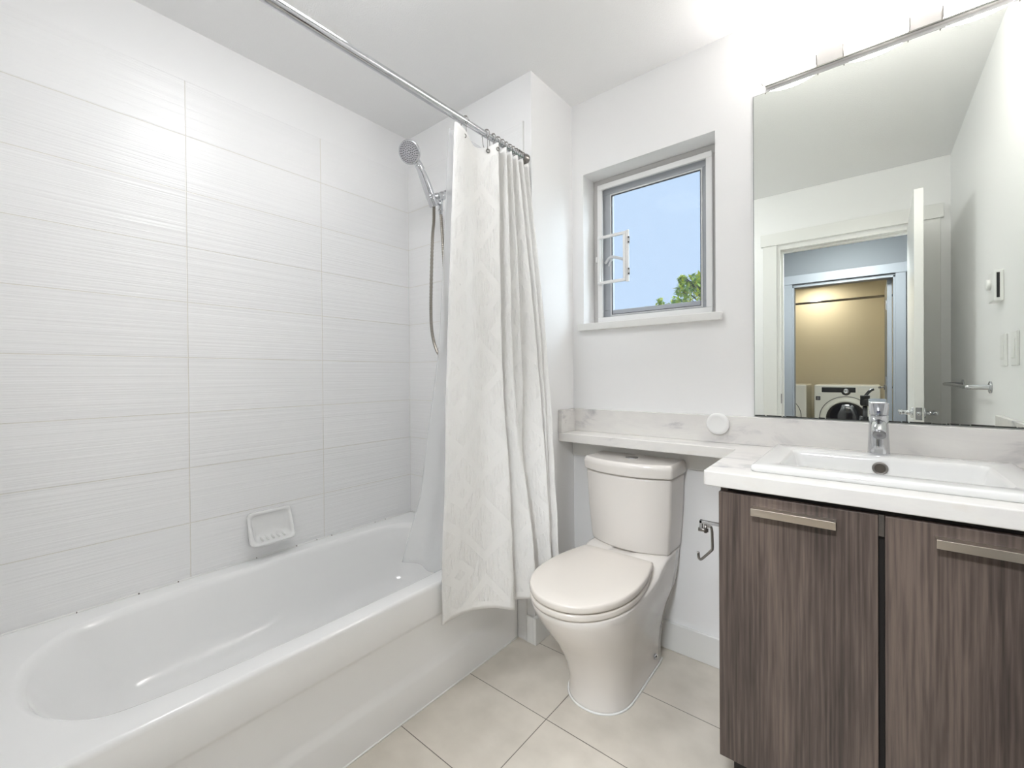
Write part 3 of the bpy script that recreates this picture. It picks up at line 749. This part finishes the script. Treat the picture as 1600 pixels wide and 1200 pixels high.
def dring(z, yf, yc, w, yb, wb, bow=0.0, zc=0.0):
    """seat / lid / platform outline"""
    out = []
    for i in range(45):
        t = pi*i/44; c, s = cos(t), sin(t)
        out.append(Vector((TX+w*math.copysign(abs(c)**.95, c), yc-(yc-yf)*abs(s)**.95, z)))
    for k in range(1, 9):
        f = k/9; g = 1-cos(f*pi/2); out.append(Vector((TX-(w+(wb-w)*g), yc+(yb-yc)*f, z)))
    for k in range(9): 
        a = -1+2*k/8; out.append(Vector((TX+a*wb, yb-bow*(a*a), z)))
    for k in range(8, 0, -1):
        f = k/9; g = 1-cos(f*pi/2); out.append(Vector((TX+(w+(wb-w)*g), yc+(yb-yc)*f, z)))
    return out
def slab(z0, z1, yf, yc, w, yb, wb, r=.005, bow=0.0, dome=0.0):
    L = [(z0, r), (z0+r*.3, r*.3), (z0+r, 0), (z1-r, 0), (z1-r*.3, r*.3), (z1, r)]
    rs = [dring(z, yf+i, yc, w-i, yb-i, wb-i, bow) for z, i in L]
    rs.append(dring(z1+dome, yf+.06, yc, w-.06, yb-.05, wb-.05, bow))
    return rings(B(), rs)
obj('seat', slab(.4075, .4275, 1.094, 1.335, .177, 1.558, .138), SEATP, toi, smooth=True)
obj('lid', slab(.4310, .4560, 1.092, 1.335, .178, 1.566, .140, r=.007, bow=.004, dome=.0015), SEATP, toi, smooth=True)
def tank_ring(z, w, yfc, yc, yb=1.805):
    out = []
    for i in range(25):
        a = -1+2*i/24; out.append(Vector((TK+a*w, yfc+(yc-yfc)*abs(a)**2.2, z)))
    for k in range(1, 6): out.append(Vector((TK+w, yc+(yb-yc)*k/5, z)))
    for k in range(1, 12): out.append(Vector((TK+w-2*w*k/12, yb, z)))
    for k in range(5): out.append(Vector((TK-w, yb-(yb-yc)*k/5, z)))
    return out
bm = rings(B(), [tank_ring(.4455, .165, 1.617, 1.668), tank_ring(.47, .168, 1.613, 1.664), tank_ring(.60, .177, 1.601, 1.655), tank_ring(.745, .183, 1.594, 1.648)])
obj('tank', bm, PORC, toi, bevel=.010, seg=4, angle=40)
bm = rings(B(), [tank_ring(.7475, .188, 1.587, 1.642), tank_ring(.787, .190, 1.585, 1.640), tank_ring(.801, .184, 1.592, 1.646, 1.80)])
obj('tank_lid', bm, PORC, toi, bevel=.007, seg=3, angle=20)
bm = B(); lathe(bm, (TK, 1.705, .8005), (0, 0, 1), [(0, .026), (.004, .026), (.006, .022), (.0065, .0)], 32); cyl(bm, (TK, 1.705, .8065), (TK, 1.705, .8066), .001)
for sx in (-1, 1):
    bm2 = B(); 
    bm2.free()
obj('flush_button', bm, CHROME, toi, smooth=True)
bm = B(); lathe(bm, (TX+.1075, 1.655, .045), (1, -.1, 0), [(0, .011), (.006, .011), (.010, .008), (.011, 0)], 18); obj('bolt_cap', bm, CHROME, toi, smooth=True)
bm = B(); pr = tring(0, 1.295, 1.43, .122, 1.740, .117); pr2 = tring(.004, 1.298, 1.43, .119, 1.738, .114); rings(bm, [pr, pr2]); obj('base_caulk', bm, CAULK, toi, smooth=True)
bm = B(); torus(bm, (-.5925, 1.72, .50), (1, 0, 0), .004, .0012, 14, 6); obj('tank_mark', bm, GREY, toi)

# ------------------------------------------------------------------ vanity cabinet
CX0, CX1, CYF, CZ1 = -.312, XW-.002, 1.262, .835
cab = empty('vanity_cabinet', ((CX0+CX1)/2, 1.53, 0), 'dark wood-grain vanity cabinet with two doors under the sink', 'cabinet')
bm = bx(CX0, CX0+.018, CYF+.022, YB-.002, .10, CZ1, 0); box(bm, CX1-.018, CX1, CYF+.022, YB-.002, .10, CZ1, 1)
box(bm, CX0+.018, CX1-.018, CYF+.024, YB-.002, .10, .118, 1); box(bm, CX0+.018, CX1-.018, YB-.010, YB-.002, .118, CZ1, 1)
box(bm, CX0+.018, CX1-.018, CYF+.024, CYF+.042, .775, CZ1, 1); box(bm, .008, .042, CYF+.024, CYF+.042, .118, .775, 1)
box(bm, CX0+.02, CX1, CYF+.07, YB-.02, 0, .10, 1)
obj('body', bm, [WOOD, DARK], cab, keep_origin=True)
def door(x0, x1):
    d = obj('door', bx(x0, x1, CYF, CYF+.020, .112, .829), WOOD, cab, bevel=.0012, keep_origin=True); return d
dA = door(CX0, .0185); dB = door(.0305, CX1)
def pull(d, x0, x1):
    bm = bx(x0, x1, CYF-.028, CYF-.0255, .786, .8045); box(bm, x0, x1, CYF-.026, CYF, .8015, .8045)
    obj('handle', bm, NICKEL, d, bevel=.0006)
pull(dA, -.230, -.056); pull(dB, .110, .284)
obj('hinge_strip', bx(.0195, .0295, CYF+.012, CYF+.0215, .780, .829), CHROME_D, cab)

# ------------------------------------------------------------------ marble counter
def poly_hole(outer, hole, z0, z1):
    bm = B()
    def loop(pts):
        v = [bm.verts.new((x, y, z1)) for x, y in pts]
        return [bm.edges.new((v[i], v[(i+1) % len(v)])) for i in range(len(v))]
    e = loop(outer)+loop(hole)
    bmesh.ops.triangle_fill(bm, use_beauty=True, use_dissolve=False, edges=e)
    bmesh.ops.recalc_face_normals(bm, faces=bm.faces)
    fs = list(bm.faces)
    r = bmesh.ops.extrude_face_region(bm, geom=fs)
    bmesh.ops.translate(bm, verts=[g for g in r['geom'] if isinstance(g, bmesh.types.BMVert)], vec=(0, 0, z0-z1))
    bmesh.ops.recalc_face_normals(bm, faces=bm.faces)
    return bm
ct = empty('marble_countertop', (0, 1.53, .843), 'pale veined marble countertop running left into a narrow shelf over the toilet', 'countertop')
EPS = .001
outer_c = [(XR+EPS, 1.677), (-.372, 1.677), (-.362, 1.672), (-.358, 1.66), (-.350, 1.262), (-.347, 1.253), (-.338, 1.250), (XW-EPS, 1.250), (XW-EPS, YB-EPS), (XR+EPS, YB-EPS)]
bm = poly_hole(outer_c, [(-.205, 1.36), (.262, 1.36), (.262, 1.69), (-.205, 1.69)], .843, .883)
obj('slab', bm, MARBLE, ct, bevel=.006, seg=3, keep_origin=True)
bm = bx(XR+EPS, XW-EPS, YB-.021, YB-EPS, .8832, .987)
obj('backsplash', bm, MARBLE, ct, bevel=.0015, keep_origin=True)
obj('side_splash', bx(XR+EPS, XR+.021, 1.677, YB-.0215, .8832, .987), MARBLE, ct, bevel=.0015, keep_origin=True)
obj('side_splash', bx(XW-.021, XW-EPS, 1.252, YB-.0215, .8832, .987), MARBLE, ct, bevel=.0015, keep_origin=True)

# ------------------------------------------------------------------ sink
snk = empty('sink', (.03, 1.54, .884), 'white rectangular drop-in sink set in the marble counter', 'sink')
def rr_ring(x0, x1, y0, y1, z, r, n=6):
    out = []
    for cx_, cy_, a0 in ((x1-r, y1-r, 0), (x0+r, y1-r, pi/2), (x0+r, y0+r, pi), (x1-r, y0+r, 1.5*pi)):
        for k in range(n+1):
            a = a0+k*pi/2/n; out.append(Vector((cx_+r*cos(a), cy_+r*sin(a), z)))
    return out
Z = .8833
SR = [(-.243,.305,1.318,1.765,Z,.012),(-.246,.308,1.315,1.768,Z+.003,.014),(-.246,.308,1.315,1.768,Z+.012,.014),(-.243,.305,1.318,1.765,Z+.0165,.012),(-.238,.300,1.323,1.760,Z+.018,.010),
      (-.190,.250,1.378,1.662,Z+.0175,.020),(-.186,.246,1.382,1.659,Z+.016,.020),(-.180,.242,1.387,1.655,Z+.006,.022),(-.166,.228,1.398,1.650,Z-.045,.028),(-.150,.212,1.410,1.645,Z-.085,.034),(-.135,.197,1.425,1.632,Z-.094,.035),(-.02,.08,1.50,1.58,Z-.100,.03)]
bm = rings(B(), [rr_ring(*s) for s in SR], cap0=False, cap1=True)
obj('basin', bm, SINKM, snk, smooth=True)
bm = B(); torus(bm, (.029, 1.6500, .869), (0, -1, .08), .0155, .003, 28, 8); obj('overflow_ring', bm, STEEL, snk, smooth=True)
bm = B(); lathe(bm, (.029, 1.6512, .869), (0, -1, .08), [(0, .0135), (.0012, .0130), (.0014, 0)], 24); obj('overflow_hole', bm, plain('hole_brown', (0.06, 0.05, 0.04), 0.4), snk)
bm = B(); lathe(bm, (.03, 1.54, Z-.0995), (0, 0, 1), [(0, .03), (.003, .03), (.004, .024), (.002, .012), (.002, 0)], 28); obj('drain', bm, CHROME, snk, smooth=True)

# ------------------------------------------------------------------ faucet
FX, FY, FZ = .027, 1.716, .9012
fau = empty('faucet', (FX, FY, FZ), 'chrome single-lever faucet at the back of the sink', 'faucet')
def sq_ring(cx_, cy_, w, d, z, r, tilt=0.0):
    return [Vector((p.x, p.y, p.z+(cy_-p.y)*tilt)) for p in rr_ring(cx_-w/2, cx_+w/2, cy_-d/2, cy_+d/2, z, r, 6)]
bm = rings(B(), [sq_ring(FX, FY, .054, .050, FZ, .024), sq_ring(FX, FY, .053, .050, FZ+.004, .024), sq_ring(FX, FY, .049, .046, FZ+.05, .020), sq_ring(FX, FY, .0455, .043, FZ+.095, .017), sq_ring(FX, FY, .0455, .043, FZ+.118, .016)])
obj('body', bm, CHROME, fau, smooth=True)
bm = rings(B(), [sq_ring(FX, FY-.001, .045, .042, FZ+.1195, .014), sq_ring(FX, FY-.002, .047, .048, FZ+.135, .012, .12), sq_ring(FX, FY-.006, .0475, .060, FZ+.150, .010, .15), sq_ring(FX, FY-.006, .0465, .058, FZ+.1535, .010, .15)])
lv = obj('lever', bm, CHROME, fau, bevel=.0012, angle=30)
obj('temperature_dot', bx(FX-.004, FX+.004, FY-.0275, FY-.0270, FZ+.1255, FZ+.1285), plain('dot_grey', (.12, .13, .2), .4), lv)
bm = B(); tube(bm, [(FX, FY-.008, FZ+.088), (FX, FY-.04, FZ+.090), (FX, FY-.075, FZ+.083), (FX, FY-.098, FZ+.070)], lambda t: .0185-.0015*t, n=24)
obj('spout', bm, CHROME, fau, smooth=True)
sd_ = Vector((0, -.86, -.5)).normalized()
bm = B(); lathe(bm, Vector((FX, FY-.098, FZ+.070))-sd_*.001, sd_, [(0, .0150), (.005, .0150), (.006, .012), (.0055, .0)], 28)
obj('aerator', bm, CHROME_D, fau, smooth=True)

# ------------------------------------------------------------------ mirror
mir = empty('wall_mirror', (.03, YB, .99), 'large frameless wall mirror above the sink reflecting the doorway', 'mirror')
obj('mirror_back', bx(-.323, XW-.003, YB-.0045, YB-.0005, .990, 2.167), MEDGE, mir)
obj('mirror_glass', bx(-.3215, XW-.0035, YB-.0056, YB-.0047, .9925, 2.1655), MIRR, mir)
bm = B(); rn = random.Random(5); x = -.32
while x < XW-.03:
    w = rn.uniform(.005, .05); hh = rn.uniform(.0012, .0035); box(bm, x, x+w, YB-.0062, YB-.0057, .9925, .9925+hh); x += w+rn.uniform(0, .004)
obj('tarnished_edge', bm, DARK, mir)

# ------------------------------------------------------------------ vanity light
vl = empty('vanity_light', (.022, YB, 2.19), 'chrome bar light with glowing frosted glass shades above the mirror', 'wall light')
bm = bx(-.283, .327, YB-.026, YB-.0005, 2.178, 2.300); obj('backplate', bm, plain('plate_chrome', (.80, .78, .76), .16, metal=1), vl, bevel=.003)
def d_ring(cx_, z, w, bow, y0_):
    out = []
    for i in range(21):
        a = -1+2*i/20; out.append(Vector((cx_+a*w, y0_-.014-bow*(1-a*a), z)))
    out += [Vector((cx_+w, y0_, z)), Vector((cx_-w, y0_, z))]; return out
for k, cx_ in enumerate((-.209, .022, .253)):
    y0_ = YB-.0262
    bm = rings(B(), [d_ring(cx_, 2.188, .077, .029, y0_), d_ring(cx_, 2.190, .0775, .030, y0_), d_ring(cx_, 2.308, .0775, .030, y0_), d_ring(cx_, 2.310, .077, .029, y0_)])
    s_ = obj('glass_shade', bm, SHADE, vl, bevel=.0015)
    for sx in (-1, 1): obj('shade_clip', bx(cx_+sx*.0795-.0013, cx_+sx*.0795+.0013, YB-.044, YB-.0262, 2.182, 2.21), STEEL, s_)

# ------------------------------------------------------------------ paper holder on the cabinet side
ph = empty('paper_holder', (CX0, 1.36, .70), 'empty metal toilet paper holder hanging from the cabinet side', 'paper holder')
bm = bx(CX0-.006, CX0+.002, 1.335, 1.385, .672, .722); obj('mounting_plate', bm, CHROME, ph, bevel=.002)
bm = bx(CX0-.076, CX0-.004, 1.350, 1.362, .703, .7115); box(bm, CX0-.076, CX0-.068, 1.350, 1.362, .681, .7115)
obj('bracket_arm', bm, CHROME, ph, bevel=.001)
bm = B(); cyl(bm, (CX0-.079, 1.352, .684), (CX0-.052, 1.356, .684), .0055, n=16); cyl(bm, (CX0-.060, 1.356, .676), (CX0-.060, 1.356, .700), .0045, n=12); obj('pivot', bm, STEEL, ph, smooth=True)
bm = B(); tube(bm, [(CX0-.062, 1.356, .694), (CX0-.048, 1.357, .697), (CX0-.043, 1.358, .688), (CX0-.042, 1.359, .660), (CX0-.042, 1.36, .632), (CX0-.046, 1.36, .624), (CX0-.066, 1.36, .600), (CX0-.074, 1.36, .592), (CX0-.078, 1.36, .592), (CX0-.081, 1.36, .597), (CX0-.082, 1.36, .612)], .0037, n=12, per=5)
obj('roll_wire', bm, STEEL, ph, smooth=True)

# ------------------------------------------------------------------ round puck on the backsplash
bm = B(); lathe(bm, (-.443, YB-.0213, .956), (0, -1, 0), [(0, .034), (.003, .040), (.012, .041), (.018, .038), (.021, .031), (.020, .028), (.0205, .0)], 48)
tag(obj('puck_light', bm, PLASTIC, smooth=True), 'round white plastic puck stuck on the marble backsplash', 'puck light')

# ------------------------------------------------------------------ right wall fittings (seen in the mirror)
tb = empty('towel_bar', (XW, .73, 1.085), 'chrome towel bar on the right wall behind the open door', 'towel bar')
for yy in (1.05, .40):
    bm = B(); lathe(bm, (XW, yy, 1.085), (-1, 0, 0), [(0, .024), (.006, .024), (.007, .021), (.007, .010), (.070, .009)], 28); obj('post', bm, CHROME, tb, smooth=True)
bm = B(); tube(bm, [(XW-.066, 1.058, 1.085), (XW-.068, .9, 1.085), (XW-.068, .39, 1.085)], .0085, n=16); obj('bar', bm, CHROME, tb, smooth=True)
th = empty('thermostat', (XW, 1.21, 1.41), 'white wall thermostat with a dial, above the light switches', 'thermostat')
bm = bx(XW-.026, XW, 1.165, 1.262, 1.408, 1.522); obj('housing', bm, PLASTIC, th, bevel=.003)
bm = B()
box(bm, XW-.019, XW-.011, 1.2615, 1.2627, 1.420, 1.512)
obj('side_vent', bm, BLACK, th)
bm = B(); lathe(bm, (XW-.026, 1.205, 1.475), (-1, 0, 0), [(0, .021), (.010, .020), (.012, .017), (.012, 0)], 28); obj('dial', bm, PLASTIC, th, smooth=True)
def switch(y, label):
    r = empty('light_switch', (XW, y, 1.168), label, 'light switch', 'rocker switches on the right wall')
    obj('wall_plate', bx(XW-.0075, XW, y-.036, y+.036, 1.168, 1.284), PLASTIC, r, bevel=.002)
    bm = B(); rings(bm, [[Vector((XW-.0074, y+a*.017, 1.226+b*.033)) for a, b in ((-1, -1), (1, -1), (1, 1), (-1, 1))], [Vector((XW-.0120+(.003 if b > 0 else 0), y+a*.016, 1.226+b*.032)) for a, b in ((-1, -1), (1, -1), (1, 1), (-1, 1))]])
    obj('rocker', bm, PLASTIC, r, bevel=.001)
switch(1.282, 'white rocker switch nearer the towel bar'); switch(1.434, 'white rocker switch at the right edge of the mirror')

# ------------------------------------------------------------------ laundry room
def machine(name, x0, label, cat, knob):
    x1 = x0+.686; cx_ = (x0+x1)/2; yf = -3.50
    r = empty(name, (cx_, -3.85, 0), label, cat)
    obj('cabinet', bx(x0, x1, yf-.72, yf, .02, .992), APPL, r, bevel=.018, seg=3)
    for sx in (x0+.06, x1-.06):
        for yy in (yf-.06, yf-.66):
            bm = B(); cyl(bm, (sx, yy, 0), (sx, yy, .03), .02); obj('foot', bm, BLACK, r)
    dc = (cx_, yf, .556)
    bm = B(); lathe(bm, dc, (0, 1, 0), [(0, .285), (.002, .285), (.002, .278), (.012, .276), (.030, .250), (.038, .225), (.030, .212), (.012, .205), (.012, .0)], 64)
    d = obj('door', bm, APPL, r, smooth=True)
    bm = B(); torus(bm, (cx_, yf+.0015, .556), (0, 1, 0), .282, .004, 64, 6); obj('door_gap', bm, BLACK, d)
    gm = plain(name+'_glass', (0.02, 0.02, 0.025), 0.05, coat=1) if knob else APPL
    bm = B(); lathe(bm, (cx_, yf+.020, .556), (0, 1, 0), [(0, .215), (.006, .214), (.018, .19), (.030, .15), (.036, .10), (.038, 0)], 64); obj('door_glass', bm, gm, d, smooth=True)
    if knob:
        bm = bx(x0+.085, x1-.245, yf-.001, yf+.006, .893, .958); obj('control_panel', bm, BLACK, r, bevel=.004)
        bm = B(); lathe(bm, (cx_, yf+.001, .905), (0, 1, 0), [(0, .050), (.006, .050), (.007, .047), (.007, 0)], 40); obj('knob_surround', bm, BLACK, r)
        bm = B(); lathe(bm, (cx_, yf+.008, .909), (0, 1, 0), [(0, .034), (.014, .031), (.016, .028), (.013, .018), (.014, 0)], 36); obj('knob', bm, CHROME, r, smooth=True)
        bm = ring_frame(x1-.215, x1-.095, .893, .958, .0015, yf, yf+.0015); obj('drawer_outline', bm, GREY, r)
        bm = bx(x0+.02, x0+.07, yf, yf+.003, .785, .838); obj('energy_sticker', bm, BLACK, r)
        bm = B()
        for k in range(3): box(bm, x0+.030, x0+.060, yf+.003, yf+.0035, .797+k*.013, .800+k*.013)
        obj('sticker_text', bm, GREY, r)
        bm = bx(x0+.045, x0+.085, yf, yf+.0015, .868, .873); obj('small_lettering', bm, GREY, r)
    else:
        bm = bx(cx_+.09, cx_+.215, yf, yf+.0015, .942, .949); obj('small_lettering', bm, GREY, r)
    return r
machine('washing_machine', -.554, 'front-loading washing machine with black control panel and glass door', 'washing machine', True)
machine('clothes_dryer', -1.325, 'white clothes dryer partly cut off by the laundry door frame', 'dryer', False)
bm = B(); cyl(bm, (-1.6, -3.9, 2.155), (.27, -3.9, 2.155), .016, n=20)
tag(obj('hanging_rod', bm, CHROME_D, smooth=True), 'metal hanging rod across the laundry above the machines', 'rod')
rl_ = empty('recessed_light', (-.55, -3.95, ZC), 'small round recessed ceiling light in the laundry', 'ceiling light')
bm = B(); lathe(bm, (-.55, -3.95, ZC), (0, 0, -1), [(0, .08), (.004, .08), (.006, .066), (.002, .064), (.002, .060)], 36); obj('trim_ring', bm, PLASTIC, rl_, smooth=True)
bm = B(); lathe(bm, (-.55, -3.95, ZC-.001), (0, 0, -1), [(0, .060), (.003, .060), (.0035, 0)], 36); obj('lamp_lens', bm, LAUNLAMP, rl_)
cl_ = empty('added_bathroom_fill', (-1.05, .62, ZC), 'added round fill light on the bathroom ceiling, out of view', 'ceiling light')  # invented fixture, evens out brightness over tub and tiles
bm = B(); lathe(bm, (-1.05, .62, ZC), (0, 0, -1), [(0, .185), (.02, .185), (.045, .15), (.06, .09), (.065, 0)], 40); obj('lamp_bowl', bm, FILLDOME_GLOW, cl_, smooth=True)
bm = B(); lathe(bm, (-1.05, .62, ZC), (0, 0, -1), [(0, .195), (.012, .195), (.014, .187)], 40); obj('trim_ring', bm, CHROME, cl_, smooth=True)
hl = empty('added_hall_fill', (-.15, -.80, ZC), 'added round fill light on the hall ceiling, out of view', 'ceiling light')  # invented fixture, front fill for cabinet, toilet and tub
bm = B(); lathe(bm, (-.15, -.80, ZC), (0, 0, -1), [(0, .20), (.02, .20), (.05, .17), (.07, .10), (.075, 0)], 40); obj('lamp_bowl', bm, HALLFILL_GLOW, hl, smooth=True)
bm = B(); lathe(bm, (-.15, -.80, ZC), (0, 0, -1), [(0, .21), (.012, .21), (.014, .202)], 40); obj('trim_ring', bm, CHROME, hl, smooth=True)

# ------------------------------------------------------------------ tripod below the camera, seen low in the mirror
tp = empty('tripod', (-.01, -.04, 0), 'black photo tripod reflected behind the faucet', 'tripod')
bm = B(); cyl(bm, (-.01, -.04, .55), (-.01, -.04, .95), .013, n=16); obj('center_column', bm, BLACK, tp, smooth=True)
for a in (100, 220, 340):
    t = radians(a); d_ = Vector((cos(t), sin(t), 0)); bm = B()
    cyl(bm, Vector((-.01, -.04, .86))+d_*.02, Vector((-.01, -.04, .43))+d_*.11, .013, n=12); cyl(bm, Vector((-.01, -.04, .45))+d_*.106, Vector((-.01, -.04, .004))+d_*.20, .010, n=12)
    obj('leg', bm, BLACK, tp, smooth=True)
bm = B(); lathe(bm, (-.01, -.04, .93), (0, 0, 1), [(0, .02), (.01, .026), (.04, .026), (.05, .02)], 20); box(bm, -.035, .015, -.065, -.015, .975, 1.0); obj('tripod_head', bm, BLACK, tp, bevel=.002)
bm = B(); tube(bm, [(-.015, -.05, .985), (.012, -.07, 1.025), (.03, -.09, 1.038)], .009, n=12); obj('pan_handle', bm, BLACK, tp, smooth=True)

# ------------------------------------------------------------------ outside
st('ground', bx(-40, 30, 2.4, 60, -3.3, -3.2), plain('grass', (0.09, 0.14, 0.05), 0.9))
def tree(root_xyz, crowns, label, nleaf, seed):
    rn = random.Random(seed); x, y, z = root_xyz
    t = empty('leafy_tree', (x, y, -3.2), label, 'tree')
    bm = B(); tube(bm, [(x, y, -3.2), (x+.1, y, -1), (x-.05, y, 1.2), (x, y, 2.6)], lambda k: .16-.09*k, n=10)
    for cx_, cy_, cz_, rx, rz in crowns:
        for k in range(5):
            q = Vector((cx_+rn.uniform(-.5, .5)*rx, cy_+rn.uniform(-.5, .5)*rx, cz_+rn.uniform(-.2, .9)*rz))
            s = Vector((x, y, z-1.2+rn.uniform(0, 1)))
            tube(bm, [s, (s+q)/2+Vector((0, 0, .12)), q], lambda k_: .035-.028*k_, n=6)
    obj('trunk', bm, plain('bark', (0.10, 0.075, 0.05), 0.9), t, smooth=True)
    bm = B()
    for k in range(nleaf):
        cx_, cy_, cz_, rx, rz = crowns[rn.randrange(len(crowns))]
        v = Vector((rn.gauss(0, 1), rn.gauss(0, 1), rn.gauss(0, 1))).normalized()*(rn.random()**.45)
        c = Vector((cx_+v.x*rx, cy_+v.y*rx, cz_+v.z*rz))
        a = Vector((rn.gauss(0, 1), rn.gauss(0, 1), rn.gauss(0, .8))).normalized(); u, w = frame_of(a); s = rn.uniform(.07, .13)
        p = [c-a*s, c+u*s*.42, c+a*s, c-u*s*.42]
        p[1] += w*s*.15; p[3] += w*s*.15
        bm.faces.new([bm.verts.new(q) for q in p])
    obj('foliage', bm, LEAF, t)
tree((-3.2, 14, 3.2), [(-3.9, 14, 3.45, .50, .50), (-4.05, 14, 3.95, .30, .34), (-4.45, 14, 3.75, .28, .32), (-4.6, 14.2, 3.3, .35, .25), (-3.3, 14, 3.6, .8, .9), (-4.4, 14.2, 3.1, .5, .30), (-3.2, 14, 2.6, 1.3, 1.0), (-3.80, 14, 4.3, .10, .22), (-4.5, 14, 4.12, .12, .14)], 'yellow-green tree top at the lower right of the window view', 1500, 11)
tree((-5.2, 15.5, 2.5), [(-5.45, 15.5, 3.35, .28, .30), (-5.75, 15.5, 3.62, .16, .28), (-5.25, 15.5, 3.62, .2, .28), (-5.3, 15.5, 2.4, .9, .8)], 'sparse green sapling top left of the yellow-green tree', 420, 12)
tree((-6.4, 15.5, 2.1), [(-6.35, 15.5, 3.25, .10, .45), (-6.5, 15.5, 3.4, .12, .16), (-6.3, 15.5, 2.0, .5, .8)], 'small wispy tree tip near the window bottom centre', 120, 13)
